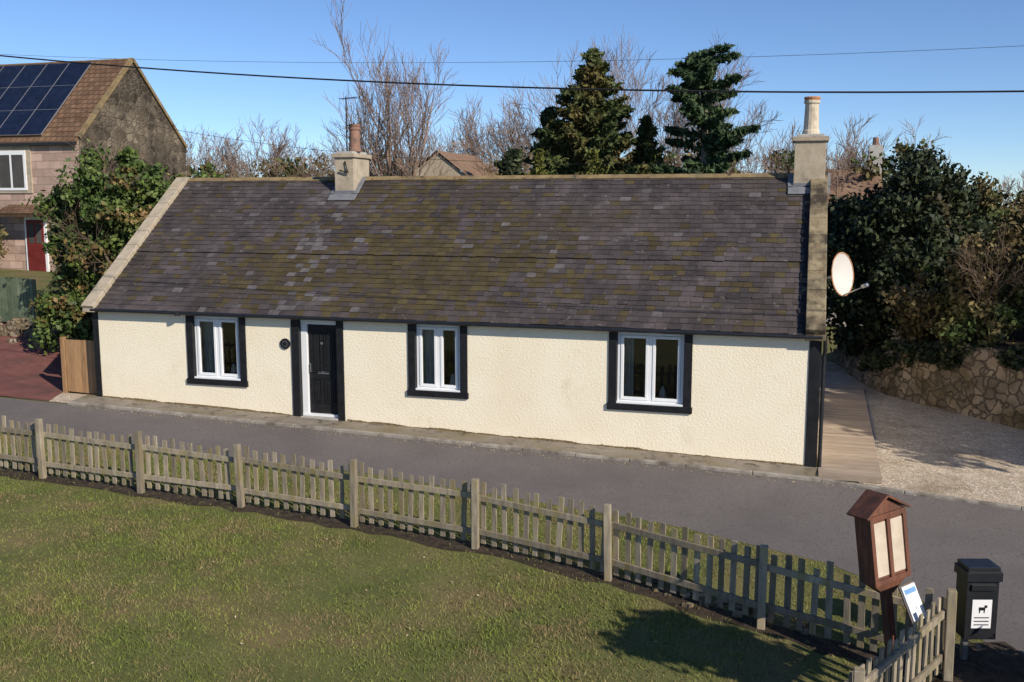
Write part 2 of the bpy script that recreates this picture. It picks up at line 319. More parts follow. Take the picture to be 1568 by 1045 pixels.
for side in (0,1):
    for r in range(rows):
        x=XL+.12+(.11 if r%2 else 0)-.05
        wob=rnd.random()*6
        while x<XR-.1:
            w=.15+.1*rnd.random(); x1=min(x+w,XR-.05)
            up=.018 if (r==13) else 0
            sag=.012*math.sin(x*.7+wob)
            slip=.05*rnd.random() if rnd.random()<.02 else 0
            lo=e+sl*(r*ex-.022*rnd.random()-(.01 if r else .03)+sag*.3-slip); hi=e+sl*(r*ex+ex*1.25)
            o1=.020+.008*rnd.random()+up+slip*.1; o2=.006
            tilt=.006*(rnd.random()-.5)
            A=V((x+.002,lo.y,lo.z))+nrm*(o1+tilt); B=V((x1-.002,lo.y,lo.z))+nrm*(o1-tilt)
            C=V((x1-.002,hi.y,hi.z))+nrm*o2; D=V((x+.002,hi.y,hi.z))+nrm*o2
            vs=[A,B,C,D]+[A-nrm*.010,B-nrm*.010]
            if side: vs=[V((p.x,2*YR-p.y,p.z)) for p in vs]
            mb.add(vs,[(0,1,2,3),(4,5,1,0),(4,0,3),(5,2,1)],slate_kind(x,r/rows))
            x=x1
mb.obj('roof_slates',['slate','slate_pale','slate_brown'],cot)
mb=MB()
x=XL+.2
while x<XR-.3:   # flat mortared ridge cap
    L=.28+.2*rnd.random(); zz=ZR+.028+.006*rnd.random(); wv=.12+.015*rnd.random()
    for sg in (-1,1):
        d_=V((0,sg,-m_)).normalized(); mb.obox(V((x+L/2,YR,zz))+d_*wv*.5,(L/2,0,0),d_*wv*.52,V((0,sg*m_,1)).normalized()*.016)
    x+=L
mb.obj('ridge_capping',['ridge'],cot)
mb=MB()
def coping(mb,xa,xb,mi,lift):
    n=9
    for side in (0,1):
        for i in range(n):
            s0=-.06+(Ls+.02)*i/n; s1=-.06+(Ls+.02)*(i+1)/n-.008
            l=lift+.008*rnd.random(); p=e+sl*s0+nrm*l; q=e+sl*s1+nrm*l
            if side: p=V((0,2*YR-p.y,p.z)); q=V((0,2*YR-q.y,q.z))
            p.x=q.x=(xa+xb)/2
            mb.beam(p,q,xb-xa,.12,mi)
coping(mb,XL-.1,XL+.2,0,.05); coping(mb,XR-.27,XR+.06,1,.09)
mb.box(XR-.27,XR+.07,-.2,.06,2.33,2.5,1)
mb.box(XL-.1,XL+.2,-.2,.06,2.36,2.47,0)
mb.obj('skew_copings',['stone','mossy'],cot,bevel=.012)
mb=MB()
for i in range(40):
    s0=Ls*i/40; w=.05+.08*rnd.random(); p=e+sl*s0+nrm*.035; q=e+sl*(s0+Ls/40)+nrm*.035
    p.x=q.x=XR-.27-w/2; mb.beam(p,q,w,.03,0 if rnd.random()<.1 else 1)
mb.obj('mortar_fillet',['mossy','under'],cot)
mb=MB()
mb.tube([V((XL+.1,-.17,ZE-.14)),V((XR+.02,-.17,ZE-.16))],[.04,.04],10,0)
mb.box(XL+.15,XR-.2,-.12,-.005,ZE-.15,ZE-.08,0)
mb.tube([V((XR+.06,-.12,ZE-.14)),V((XR+.07,-.03,ZE-.4)),V((XR+.06,.02,ZE-.5)),V((XR+.06,.02,.05))],[.035]*4,10,0)
mb.tube([V((-12.55,-.19,ZE-.12)),V((-12.55,-.2,ZE-.2))],[.07,.06],8,0)
mb.tube([V((-12.4,-.1,2.42)),V((-12.75,-.1,2.46))],[.02,.02],6,1)
mb.obj('gutter_and_downpipe',['plastic','cement'],cot)
def chimney(name,x0,x1,y0,y1,ztop,potx,poty,potz,potr,potm,rim):
    mb=MB(); zb=ZR-.8
    mb.box(x0,x1,y0,y1,zb,ztop-.09,0); mb.box(x0-.05,x1+.05,y0-.05,y1+.05,ztop-.09,ztop,0)
    mb.box(x0+.04,x1-.04,y0+.04,y1-.04,ztop,ztop+.05,1)
    z=ztop+.05; H_=potz-z
    mb.tube([V((potx,poty,z)),V((potx,poty,z+.08)),V((potx,poty,z+.1)),V((potx,poty,z+H_-.14)),V((potx,poty,z+H_-.13)),V((potx,poty,z+H_-.07))],[potr*1.15,potr*1.12,potr,potr*.88,potr*1.05,potr*1.05],16,2)
    mb.tube([V((potx,poty,z+H_-.069)),V((potx,poty,z+H_-.02)),V((potx,poty,z+H_))],[potr*.95,potr*1.1,potr*1.0],16,3)
    zf=ZE+m_*y0
    c_=V(((x0+x1)/2,y0-.1,zf-.1*m_)); mb.obox(c_+nrm*.045,((x1-x0)/2+.1,0,0),sl*.11,nrm*.008,4)
    mb.box(x0-.012,x1+.012,y0-.012,y0+.1,zf-.05,zf+.11,4)
    for xx in (x0-.05,x1+.05):
        c2=V((xx,(y0+YR)/2,0)); c2.z=ZE+m_*c2.y; mb.obox(c2+nrm*.045,(.06,0,0),sl*((YR-y0)/2*1.25),nrm*.008,4)
    return mb.obj(name,['stone','cement',potm,rim,'lead'],cot,bevel=.01)
chimney('chimney_middle',-10.45,-9.98,2.95,3.8,5.78,-10.1,3.3,6.45,.13,'terra','terra')
chimney('chimney_right',-.4,.2,3.1,3.85,5.98,-.1,3.45,6.78,.15,'pot','orange')
mb=MB(); px,py=-10.2,3.1
mb.tube([V((px,py,5.2)),V((px,py,7.05))],[.014,.014],6); mb.tube([V((px-.15,py,7.0)),V((px+.3,py,7.03))],[.01,.01],5)
for k in range(5): mb.tube([V((px-.1+.09*k,py-.12,7.0)),V((px-.1+.09*k,py+.12,7.0))],[.005,.005],4)
mb.tube([V((px,py,6.4)),V((px+.2,py,6.45))],[.01,.01],5)
for k in range(5): mb.tube([V((px-.1+.09*k,py+.2,6.42)),V((px-.1+.09*k,py+.2,6.55))],[.006,.006],4)
mb.tube([V((px+.02,2.93,5.6)),V((px+.1,2.9,5.35)),V((px-.1,2.9,5.4))],[.02,.03,.02],6)
mb.obj('tv_aerial',['cable'],cot)
mb=MB(); c=V((.55,1.3,3.38)); ax=V((.80,-.58,.12)).normalized(); rr=ax.cross(V((0,0,1))).normalized(); uu=rr.cross(ax)
n=28; rings=[(0,-.07),(.35,-.06),(.7,-.03),(1,.0),(1.02,.004)]
vs=[]; fs=[]
for k,(q,dd) in enumerate(rings):
    for j in range(n):
        t=2*math.pi*j/n; vs.append(c+rr*(.33*q*math.cos(t))+uu*(.39*q*math.sin(t))+ax*dd)
for k in range(len(rings)-1):
    for j in range(n): fs.append((k*n+j,k*n+(j+1)%n,(k+1)*n+(j+1)%n,(k+1)*n+j))
mb.add(vs,fs,0)
mb.tube([c+rr*(.335*math.cos(t))+uu*(.395*math.sin(t)) for t in [2*math.pi*j/28 for j in range(29)]],[.012]*29,6,1)
mb.tube([c-uu*.38,c-uu*.25+ax*.42],[.012,.012],6,2); mb.tube([c-uu*.25+ax*.38,c-uu*.22+ax*.5],[.035,.04],8,2)
mb.tube([c-ax*.08,V((.3,1.45,3.3)),V((.2,1.5,3.3))],[.025,.025,.025],6,2)
mb.obj('satellite_dish',['dish','dishrim','steel'],cot,smooth=True)
mb=MB(); x=-15.82
while x<-14.95:
    z=h(x,.3); mb.box(x,x+.095,.28,.30,z+.04,1.66+.01*rnd.random()); x+=.1
mb.box(-15.82,-14.95,.302,.34,.75,.85); mb.box(-15.82,-14.95,.302,.34,1.4,1.5); mb.box(-15.93,-15.84,.25,.34,.3,1.72,0)
mb.obj('wooden_gate',['gate'])
mb=MB(); y=-.45
while y<8.5:
    x1=1.28+.02*y; mb.box(.24,x1,y,y+.135,-.02,.07); y+=.143
mb.obj('timber_deck_path',['deck'],bevel=.004)
# ------------------------------------------------------------------ stone wall + bank
W=[(.8,13,.35),(1.2,10.5,.45),(1.6,8.8,.75),(1.95,7.9,1.05),(2.9,6.7,1.45),(4.5,5.0,1.65),(7,3.6,1.7),(12,2.4,1.7),(20,1.5,1.7)]
def poly(W,step):
    out=[]
    for a,b in zip(W[:-1],W[1:]):
        L=math.hypot(b[0]-a[0],b[1]-a[1]); n=max(1,int(L/step))
        for i in range(n): t=i/n; out.append(tuple(a[k]+(b[k]-a[k])*t for k in range(len(a))))
    out.append(W[-1]); return out
P=poly(W,.18); mb=MB(); vs=[]; nz=10
for (x,y,hh) in P:
    z0=h(x,y)-.1; hj=.1*rnd.random()
    for k in range(nz+1):
        t=k/nz; o=.08*t+.09*(rnd.random()-.5); vs.append((x+o*.6,y+o,z0+(hh+.1+hj)*t))
    vs.append((x+.25,y+.35,z0+hh+.08))
st=nz+2
mb.add(vs,[(i*st+k,(i+1)*st+k,(i+1)*st+k+1,i*st+k+1) for i in range(len(P)-1) for k in range(nz+1)])
mb.obj('rubble_stone_wall',['rubble'],smooth=True)
vs=[];mb=MB()
for (x,y,hh) in P:
    for k in range(6):
        d=.2+k*2.2; vs.append((x+d*.5,y+d*.85,h(x,y)+hh-.05+.2*k+.1*rnd.random()))
mb.add(vs,[(i*6+k,(i+1)*6+k,(i+1)*6+k+1,i*6+k+1) for i in range(len(P)-1) for k in range(5)])
mb.obj('earth_bank',['soil'],smooth=True)
# ------------------------------------------------------------------ foliage tools
def leaves(name,C,size,m,parent=None,out=None,elong=1.5):
    C=np.asarray(C); n=len(C); a=rng.normal(size=(n,3))
    if out is not None: a=a*.7+out
    a/=np.linalg.norm(a,axis=1,keepdims=True)+1e-9
    b=rng.normal(size=(n,3)); b-= (a*b).sum(1,keepdims=True)*a; b/=np.linalg.norm(b,axis=1,keepdims=True)+1e-9
    c=np.cross(a,b); s=(size*(.6+.8*rng.random((n,1))))
    Vt=np.stack([C-b*s*elong*.5,C+c*s*.45,C+b*s*elong*.5,C-c*s*.45],1).reshape(-1,3)
    return np_mesh(name,Vt,np.arange(4*n).reshape(n,4),m,parent)
def ell(c,r,n,power=.45):
    d=rng.normal(size=(n,3)); d/=np.linalg.norm(d,axis=1,keepdims=True); q=rng.random((n,1))**power
    return np.array(c)+d*q*np.array(r),d
def clumpy(c,r,nc,cr,nl,squash=.75):
    pts,_=ell(c,r,nc,.5); P=[];D=[]
    for p in pts:
        k=cr*(.5+1.0*rng.random()); q,d=ell(p,(k,k,k*squash),nl,.5); q+=rng.normal(size=q.shape)*k*.18; P.append(q); D.append(d)
    return np.concatenate(P),np.concatenate(D)
def cat(A): return np.concatenate([a[0] for a in A]),np.concatenate([a[1] for a in A])
def grow(mb,p,d,L,r,depth,maxd,spread=.6,up=.12,kids=4,mi=0,rmin=.004):
    ns=3 if depth<3 else 2; pts=[p]; rads=[r]; q=p; dd=d.copy()
    for i in range(ns):
        dd=(dd+V((rnd.gauss(0,.1),rnd.gauss(0,.1),rnd.gauss(0,.06)+up))).normalized(); q=q+dd*(L/ns); pts.append(q); rads.append(r*(1-.5*(i+1)/ns))
    mb.tube(pts,rads,6 if depth<2 else 3,mi,cap=False)
    if depth>=maxd: return
    for k in range(kids+(rnd.random()<.4)):
        t=(.25+.75*(k+rnd.random()*.6)/kids) if depth else (.3+.7*(k+.5)/kids); t=min(t,1)*ns; i=min(int(t),ns-1); f=t-i
        pp=pts[i].lerp(pts[i+1],f); ang=rnd.random()*6.28; s=dd.cross(V((math.cos(ang),math.sin(ang),.1))).normalized()
        nd=(dd+s*spread*(.7+.6*rnd.random())).normalized()
        grow(mb,pp,nd,L*(.5+.25*rnd.random())*(1.1-.3*t/ns),max(r*(1-.5*t/ns)*.55,rmin),depth+1,maxd,spread,up,kids,mi,rmin)
t=empty('ivy_covered_tree',(-17.2,3.6,1))
mb=MB(); grow(mb,V((-17.2,3.6,.7)),V((0,0,1)),3.4,.16,0,3,.7,.1,5)
grow(mb,V((-16.6,3.3,1.6)),V((.15,-.3,1)).normalized(),2.2,.05,0,3,.8,.05,5); mb.obj('trunk_and_limbs',['darktwig'],t)
P_,D_=cat([clumpy((-16.9,3.6,4.55),(1.35,1.3,1.35),60,.34,230),clumpy((-17.5,3.5,2.8),(1.4,1.2,1.6),60,.34,230),clumpy((-18.0,3.2,1.7),(1.0,.8,1.0),24,.3,200),clumpy((-15.9,3.9,4.5),(.95,.8,1.0),28,.3,210),clumpy((-18.3,3.4,4.3),(.5,.6,.9),10,.3,200),clumpy((-16.2,3.6,5.6),(.5,.5,.4),8,.25,160),clumpy((-17.5,3.0,.9),(.7,.5,.5),12,.25,160)])
leaves('ivy_foliage',P_,.09,'ivy',t,D_)
t=empty('ivy_clad_holly_tree',(2.9,12,1)); mb=MB(); grow(mb,V((2.9,12,1)),V((0,0,1)),2.6,.2,0,3,.6,.1,5); mb.obj('trunk_and_limbs',['darktwig'],t)
P_,D_=cat([clumpy((2.7,11.9,3.9),(1.65,1.8,2.0),110,.4,230),clumpy((1.7,12.4,3.1),(1.3,1.5,2.0),70,.4,220),clumpy((3.1,10.2,2.4),(1.8,1.5,1.3),60,.38,220),clumpy((1.5,11.0,1.7),(.8,1.2,1.2),30,.36,200),clumpy((1.0,14,3),(1,1,2.2),30,.4,200),clumpy((2.7,11.9,5.8),(.15,.2,.5),5,.2,120)])
leaves('foliage',P_,.11,'dark',t,D_)
t=empty('hedge',(6,6.5,1))
A=[clumpy((4.4+i*1.2,7.8-i*.7,2.85+.25*rnd.random()),(1.1,1.0,1.35),36,.34,220) for i in range(8)]
A+=[clumpy((2.9,8.6,2.1),(.8,.8,1.0),20,.34,220),clumpy((3.9,6.5,1.9),(.8,.6,.6),16,.3,220)]
P_,D_=cat(A); leaves('foliage',P_,.1,'shrub',t,D_)
mb=MB()
for i in range(16): grow(mb,V((3.8+i*.55,7.4-i*.33,1.4)),V((rnd.gauss(0,.3),rnd.gauss(0,.3)-.2,1)).normalized(),1.7,.035,0,3,.8,.08,5,0,.005)
mb.obj('stems',['darktwig'],t)
t=empty('ivy_on_wall',(3,6.7,1)); A=[]
for (x,y,hh) in poly(W[2:8],.25):
    if rnd.random()<.75:
        k=.15+.25*rnd.random(); A.append(clumpy((x+.0,y-.05,h(x,y)+hh-.2*rnd.random()),(k,k*.6,k*1.1),5,.15,70))
P_,D_=cat(A); leaves('foliage',P_,.08,'dark',t,D_)
t=empty('yew_tree',(11,-.3,0)); mb=MB(); grow(mb,V((11,-.2,-.3)),V((0,0,1)),3.6,.2,0,2,.7,.1,5); mb.obj('trunk',['bark'],t)
P_,D_=cat([clumpy((10.9,-.3,4.6),(3.0,3.0,2.4),130,.6,110)]); leaves('foliage',P_,.2,'dark',t,D_)
t=empty('unseen_shade_shrub',(3.1,-9.7,0)); mb=MB(); mb.tube([V((3.6,-10.0,-.5)),V((3.4,-9.9,1.2)),V((3.1,-9.75,2.6))],[.08,.06,.03],8); mb.obj('trunk',['bark'],t)  # added out of view, its crown and low clump placed to cast shade
P_,D_=cat([clumpy((3.05,-9.75,2.72),(.9,.5,.45),44,.22,130),clumpy((3.25,-7.6,.2),(.45,.9,.55),34,.26,130)]); leaves('foliage',P_,.1,'ivy',t,D_)
t=empty('bare_ash_tree',(-13.3,13.1,0)); mb=MB()
for k,(dx,dy,L) in enumerate(((-.12,0,4.2),(.13,.05,4.2),(.02,-.08,4.7),(-.34,.1,3.4),(.36,-.1,3.3),(-.22,-.1,3.9),(.24,.1,3.9))):
    grow(mb,V((-13.3+dx*.5,13.1+dy,2.0)),V((dx,dy,1)).normalized(),L,.1,0,4,.48,.14,4,0,.008)
mb.tube([V((-13.3,13.1,.4)),V((-13.3,13.1,2.1))],[.2,.16],8); mb.obj('trunk_and_branches',['twig'],t)
def conifer(name,x,y,z0,z1,prof,m,nb,size,per,droop=.1,upturn=0.,sp=.16,var=.6):
    t=empty(name,(x,y,z0)); mb=MB(); mb.tube([V((x,y,z0-1)),V((x,y,(z0+z1)/2)),V((x,y,z1))],[.2,.12,.02],8)
    PP=[]
    for i in range(nb):
        f=(i+rnd.random())/nb; z=z0+(z1-z0)*f; a=rnd.random()*6.283; L=prof(f)*(1.15-var+var*rnd.random())
        d=np.array([math.cos(a),math.sin(a)]); p0=np.array([x,y,z])
        tip=np.array([x+d[0]*L,y+d[1]*L,z-droop*L+upturn*L])
        mb.tube([V(p0),V(tip)],[.03,.008],4,cap=False)
        n=int(per*(.3+L)); u=rng.random((n,1))**.6; q=p0+(tip-p0)*u; q+=rng.normal(size=(n,3))*np.array([sp,sp,sp*.6])*(.35+(1-u)*min(L,1.4)*.6); PP.append(q)
    mb.obj('trunk',['bark'],t); leaves('foliage',np.concatenate(PP),size,m,t,elong=2.4)
conifer('leyland_cypress_tree',-7.4,16.8,1.5,9.85,lambda f:.08+3.3*(1-f)**.85,'conifer',450,.1,80,.0,.45,.16,.75)
conifer('leyland_cypress_tree',-9.1,17.4,1.5,8.0,lambda f:.05+1.9*(1-f)**.8,'conifer',220,.1,75,.0,.5,.16,.7)
conifer('leyland_cypress_tree',-5.6,17.6,1.5,7.6,lambda f:.05+1.7*(1-f)**.8,'conifer',190,.1,75,.0,.5,.16,.7)
conifer('cedar_tree',-3.5,16.9,2.5,9.75,lambda f:(2.5-1.2*f) if f<.85 else 1.5*(1.1-f)/.25,'cedar',85,.11,180,.04,.26,.15,.75)
conifer('golden_cypress_tree',-6.6,13.2,2.5,6.3,lambda f:.95*(1-f)**.8,'yellowgreen',120,.09,60,.0,.5)
conifer('golden_cypress_tree',-8.5,13.6,2.5,6.35,lambda f:.65*(1-f)**.8,'yellowgreen',90,.09,60,.0,.5)
conifer('laurel_tree',-9.8,15,2.5,6.4,lambda f:1.2*(1-f)**.5,'dark',80,.12,60,.0,.3)
mb=MB()
for (px,hh) in ((-40,9.6),(-38.3,9.3),(-36.3,10.0),(-34.5,9.4),(-32.8,9.0),(-31,9.4),(-29.3,8.8),(-27.5,8.4),(-25.5,8.0),(-23,8.2),(-20.5,8.6),(-18.2,9.7),(-16.6,10.8),(-15,10.6),(-13.5,10),(-11.5,12.2),(-9.6,13.2),(-8,13.4),(-6.3,12.6),(-4.2,11),(-1.5,8.3),(.4,8.6),(1.8,8.8),(3.2,8.4),(5,7.6),(8,6.0),(9.8,6.2)):
    y=34+rnd.random()*3; base=V((px,y,1)); n=hh-.4
    for k in range(2): grow(mb,base+V((rnd.gauss(0,.6),0,0)),V((rnd.gauss(0,.16),0,1)).normalized(),n*.52,.08,0,4,.62,.1,4,0,.013)
mb.obj('distant_bare_trees',['twig'])
A=[]
for i in range(62):
    x=-34+i*.92+rnd.gauss(0,.3); k=0 if x<4 else .9
    A.append(clumpy((x,22+rnd.random()*4,4.7-k+rnd.random()*.9),(1.3,1.0,1.5),10,.45,100))
P_,D_=cat(A); leaves('distant_hedgerow',P_,.13,'shrub')
mb=MB()
for i in range(34):
    grow(mb,V((-34+i*1.1,21.5+rnd.random()*3,3.7)),V((rnd.gauss(0,.2),0,1)).normalized(),2.0,.04,0,3,.7,.1,5,0,.008)
mb.obj('hedgerow_twigs',['twig'])
P_,D_=cat([clumpy((-20.4,13,4.8),(1.2,.8,1.0),18,.36,160),clumpy((-22,14,4.6),(1.0,.8,.8),12,.36,160),clumpy((-13.5,13,4.9),(1.1,.8,.8),12,.36,160)])
leaves('evergreen_shrubs',P_,.11,'ivy')
P_,D_=cat([clumpy((-22.5,8.5,2.2),(1.0,1,.5),14,.3,160),clumpy((-19.6,5.5,1.7),(1.2,.8,.5),12,.3,160),clumpy((-29.0,11.3,3.4),(1.0,.4,1.3),22,.3,150)])
leaves('garden_shrubs',P_,.1,'shrub')
# ------------------------------------------------------------------ neighbouring stone house
ho=empty('stone_house',(-32,15,2)); x0,x1=-40.,-25.1; y0,y1=12.2,18.6; ze,zr=6.87,10.0; ym=15.4
mb=MB(); mb.add([(x0,y0,.5),(x1,y0,.5),(x1,y0,ze),(x0,y0,ze)],[(0,1,2,3)],0)
mb.add([(x1,y0,.5),(x1,y1,.5),(x1,y1,ze),(x1,ym,zr),(x1,y0,ze)],[(0,1,2,3,4)],1); mb.add([(x0,y0,.5),(x0,y1,.5),(x0,y1,ze),(x0,ym,zr),(x0,y0,ze)],[(0,1,2,3,4)],1)
mb.add([(x0,y1,.5),(x1,y1,.5),(x1,y1,ze),(x0,y1,ze)],[(0,1,2,3)],1); mb.obj('walls',['ashlar','rubbleh'],ho)
mb=MB(); n45=V((0,-1,1)).normalized()
for sgn in (1,-1):
    c=V(((x0+x1)/2,ym-sgn*(ym-y0+.1)/2,(ze-.1+zr)/2)); nn=V((0,-sgn,1)).normalized(); s_=V((0,sgn,1)).normalized()
    mb.obox(c+nn*.06,((x1-x0)/2-.02,0,0),s_*((ym-y0+.1)*.7071),nn*.05,0)
mb.tube([V((x0,ym,zr+.06)),V((x1,ym,zr+.06))],[.1,.1],8,2)
mb.beam((x0,y0-.14,ze-.1),(x1,y0-.14,ze-.1),.1,.1,1)
for sgn in (1,-1): mb.beam((x1+.0,ym-sgn*(ym-y0),ze+.1),(x1+.0,ym,zr+.12),.16,.12,2)
mb.obj('roof',['tiles','plastic','ridge'],ho)
mb=MB(); s45=V((0,1,1)).normalized()
for i in range(9):
    for j in range(3):
        c=V((-27.2-i*1.04,y0,ze))+s45*(.85+j*1.38)+n45*.17; mb.obox(c,(.495,0,0),s45*.675,n45*.02,0); mb.obox(c-n45*.006,(.51,0,0),s45*.688,n45*.02,1)
mb.obj('solar_panels',['pv','alu'],ho)
mb=MB()
for xa in (-28.7,-32,-35):
    mb.box(xa-.15,xa+1.5,y0-.05,y0+.1,5.02,6.75,3)
    mb.box(xa,xa+1.3,y0-.08,y0,5.12,6.55,0)
    for k in (0,1): mb.box(xa+.1+k*.6,xa+.6+k*.6,y0-.09,y0-.07,5.22,6.4,1)
mb.box(-27.65,-26.7,y0-.06,y0,2.05,4.15,0); mb.box(-27.55,-26.8,y0-.09,y0-.05,2.1,4.05,2)
for k in (0,1): mb.box(-27.45+k*.32,-27.22+k*.32,y0-.1,y0-.08,3.2,3.9,1)
mb.box(-26.45,-26.0,y0-.06,y0,3.0,3.9,0); mb.box(-26.38,-26.07,y0-.08,y0-.05,3.07,3.83,1)
mb.obox((-27.2,y0-.4,4.4),(1.1,0,0),V((0,.45,.16)),V((0,-.02,.06)),4)
mb.obj('windows_and_door',['white','room','reddoor','stone','tiles'],ho)
mb=MB(); mb.tube([V((-32.2,15.2,10)),V((-32.2,15.2,12.0))],[.025,.025],6)
for k in range(4): mb.tube([V((-32.5,15.2,11.2+.2*k)),V((-31.9,15.2,11.25+.2*k))],[.012,.012],4)
mb.obj('tv_aerial',['steel'],ho)
def farhouse(name,x,y,w,d,ze,zr,chim):
    mb=MB(); mb.box(x-w/2,x+w/2,y-d/2,y+d/2,0,ze,0)
    mb.add([(x-w/2,y-d/2-.2,ze),(x+w/2,y-d/2-.2,ze),(x+w/2,y,zr),(x-w/2,y,zr),(x+w/2,y+d/2+.2,ze),(x-w/2,y+d/2+.2,ze)],[(0,1,2,3),(3,2,4,5),(0,3,5),(1,4,2)],1)
    if chim:
        mb.box(x+w/2-.5,x+w/2,y-.3,y+.3,zr-.6,zr+.9,0); mb.tube([V((x+w/2-.25,y,zr+.9)),V((x+w/2-.25,y,zr+1.2))],[.13,.11],8,2)
    mb.obj(name,['cement','farroof','terra'])
mb=MB(); hx,hy=-14.4,20.0
mb.add([(hx-1.3,hy,0),(hx+1.3,hy,0),(hx+1.3,hy,5.7),(hx,hy,6.65),(hx-1.3,hy,5.7)],[(0,1,2,3,4)],0)
mb.add([(hx-1.5,hy-.1,5.6),(hx,hy-.1,6.75),(hx,hy+5,6.75),(hx-1.5,hy+5,5.6)],[(0,1,2,3)],1); mb.add([(hx+1.5,hy-.1,5.6),(hx,hy-.1,6.75),(hx,hy+5,6.75),(hx+1.5,hy+5,5.6)],[(3,2,1,0)],1)
mb.add([(hx+1.3,hy,0),(hx+1.3,hy+5,0),(hx+1.3,hy+5,5.7),(hx+1.3,hy,5.7)],[(0,1,2,3)],0); mb.add([(hx-1.3,hy,0),(hx-1.3,hy+5,0),(hx-1.3,hy+5,5.7),(hx-1.3,hy,5.7)],[(3,2,1,0)],0)
mb.obj('distant_gabled_house',['stone','farroof'])
farhouse('distant_cottage',1.0,24,3.4,5,4.2,6.0,True)
mb=MB(); x=-23
while x<-20.3: z=h(x,4.4); mb.box(x,x+.09,4.4,4.42,z+.1,z+1.35); x+=.11
mb.obj('green_timber_fence',['greenfence'])
mb=MB()
for i in range(60):
    x=-23+rnd.random()*4.5; y=3.2+rnd.random()*1.2+(-x-20)*.1; s=.1+.12*rnd.random(); c=V((x,y,h(x,y)+s*.5))
    mb.obox(c,V((s,rnd.random()*.05,0)),V((-.03,s*.8,0)),V((0,0,s*.7)))
mb.obj('rockery_stones',['rubble'],bevel=.04)
# ------------------------------------------------------------------ picket fence
fe=empty('picket_fence',(-5,-5,0))
FP=[(-19.5,-4.3),(-17.6,-4.45),(-15.7,-4.55),(-13.9,-4.65),(-12.04,-4.75),(-10.09,-4.82),(-8.27,-4.88),(-6.28,-5.05),(-4.35,-5.27),(-2.42,-5.70),(-.47,-6.43),(1.45,-7.02),(.43,-9.06),(-.6,-11.1),(-1.6,-13.1)]
posts=MB(); rails=MB(); pk=MB()
for (x,y) in FP:
    z=h(x,y); l=V((rnd.gauss(0,.015),rnd.gauss(0,.015),1))
    posts.obox(V((x,y,z+.42)),V((.046,0,0)),V((0,.046,0)),l*(.57+.02*rnd.random()))
for i,(a,b) in enumerate(zip(FP[:-1],FP[1:])):
    A=V((a[0],a[1],h(*a))); B=V((b[0],b[1],h(*b))); d=(B-A); L=d.length; u=d.normalized(); nn=V((u.y,-u.x,0)).normalized()
    if i>=11: nn=-nn
    for zz in (.24,.72):
        p=A+V((0,0,zz+rnd.gauss(0,.012)))-nn*.06; q=B+V((0,0,zz+rnd.gauss(0,.012)))-nn*.06; rails.beam(p,q,.035,.08)
    k=int(L/.155); sagk=rnd.uniform(.0,.02)
    for j in range(k):
        tt=(j+.5+rnd.gauss(0,.06))/k; c=A.lerp(B,tt)-nn*.092; tl=u*rnd.gauss(0,.022)+nn*rnd.gauss(0,.012); hh=.43+rnd.gauss(0,.014)-sagk*math.sin(tt*3.14)
        pk.obox(c+V((0,0,.06+hh)),u*(.034+.004*rnd.random()),nn*.010,(V((0,0,1))+tl)*hh)
posts.obj('posts',['fence'],fe,bevel=.008); rails.obj('rails',['fence'],fe,bevel=.004); pk.obj('pickets',['fence'],fe)
for k,(lo,hi) in enumerate(((0,11),(11,14))):
    seg=FP[lo:hi+1] ; Q=poly(seg,.3)
    L_=[];R_=[]
    for (x,y) in Q:
        a=.08+.16*rnd.random(); b=.06+.1*rnd.random()
        if k==0: L_.append((x,y-a)); R_.append((x,y+b+.08))
        else: L_.append((x-a,y)); R_.append((x+b,y))
    strip('fence_soil_strip',L_,R_,.005,'soil')
strip('bare_soil',[(1.5,-6.2),(1.4,-7.1),(1.1,-8.4),(.4,-10.5)],[(2.2,-5.9),(2.8,-7.0),(3.0,-8.4),(3.4,-11)],.009,'soil')
mb=MB()
for i in range(34):
    tt=rnd.random(); x=-1.9+tt*1.9; y=-5.72-tt*.6+rnd.gauss(0,.1); s=.025+.05*rnd.random()
    mb.obox((x,y,h(x,y)+s*.4),V((s,rnd.gauss(0,.02),0)),V((rnd.gauss(0,.02),s*.8,0)),V((0,0,s*.5)))
mb.obj('loose_stones',['rubble'],bevel=.015)
# ------------------------------------------------------------------ grass blades
n=330000
bx_=rng.uniform(-17,2.2,n); by=-3-(rng.random(n)**.9)*9.0
vx=np.array([p[0] for p in verge]); vy=np.array([p[1] for p in verge])
keep=by<np.interp(bx_,vx,vy)-.03
fx=np.array([p[0] for p in FP[:12]]); fy=np.array([p[1] for p in FP[:12]])
dd=np.abs(by-np.interp(bx_,fx,fy)); keep&=(dd>.14+.22*rng.random(n))|(rng.random(n)<.1)
side=bx_-(1.45+(by+7.02)*.5); keep&=~((by<-6.9)&(side>-.1)); keep&=~((bx_>1.45)&(by<-6.0)&(rng.random(n)<.9))
def fbm(x,y):
    r=np.zeros_like(x)
    for k in range(14):
        a=k*2.4+.3; f=1.1*1.32**k; r+=np.sin(f*(x*math.cos(a)+y*math.sin(a))+k*1.7)/(1+.22*k)
    return np.clip(r/4.2,-1,1)
cl=fbm(bx_,by)
keep&=rng.random(n)<(.60+.40*cl)
bx_=bx_[keep];by=by[keep];cl=cl[keep];n=len(bx_); bz_=H(bx_,by)
ang=rng.random(n)*6.283; ln=(.018+.028*rng.random(n))*(1+.5*cl); lean=rng.normal(size=(n,2))*.024; w=.0045+.003*rng.random(n)
c,s=np.cos(ang)*w,np.sin(ang)*w
Vt=np.stack([np.stack([bx_-c,by-s,bz_],-1),np.stack([bx_+c,by+s,bz_],-1),np.stack([bx_+lean[:,0],by+lean[:,1],bz_+ln],-1)],1).reshape(-1,3)
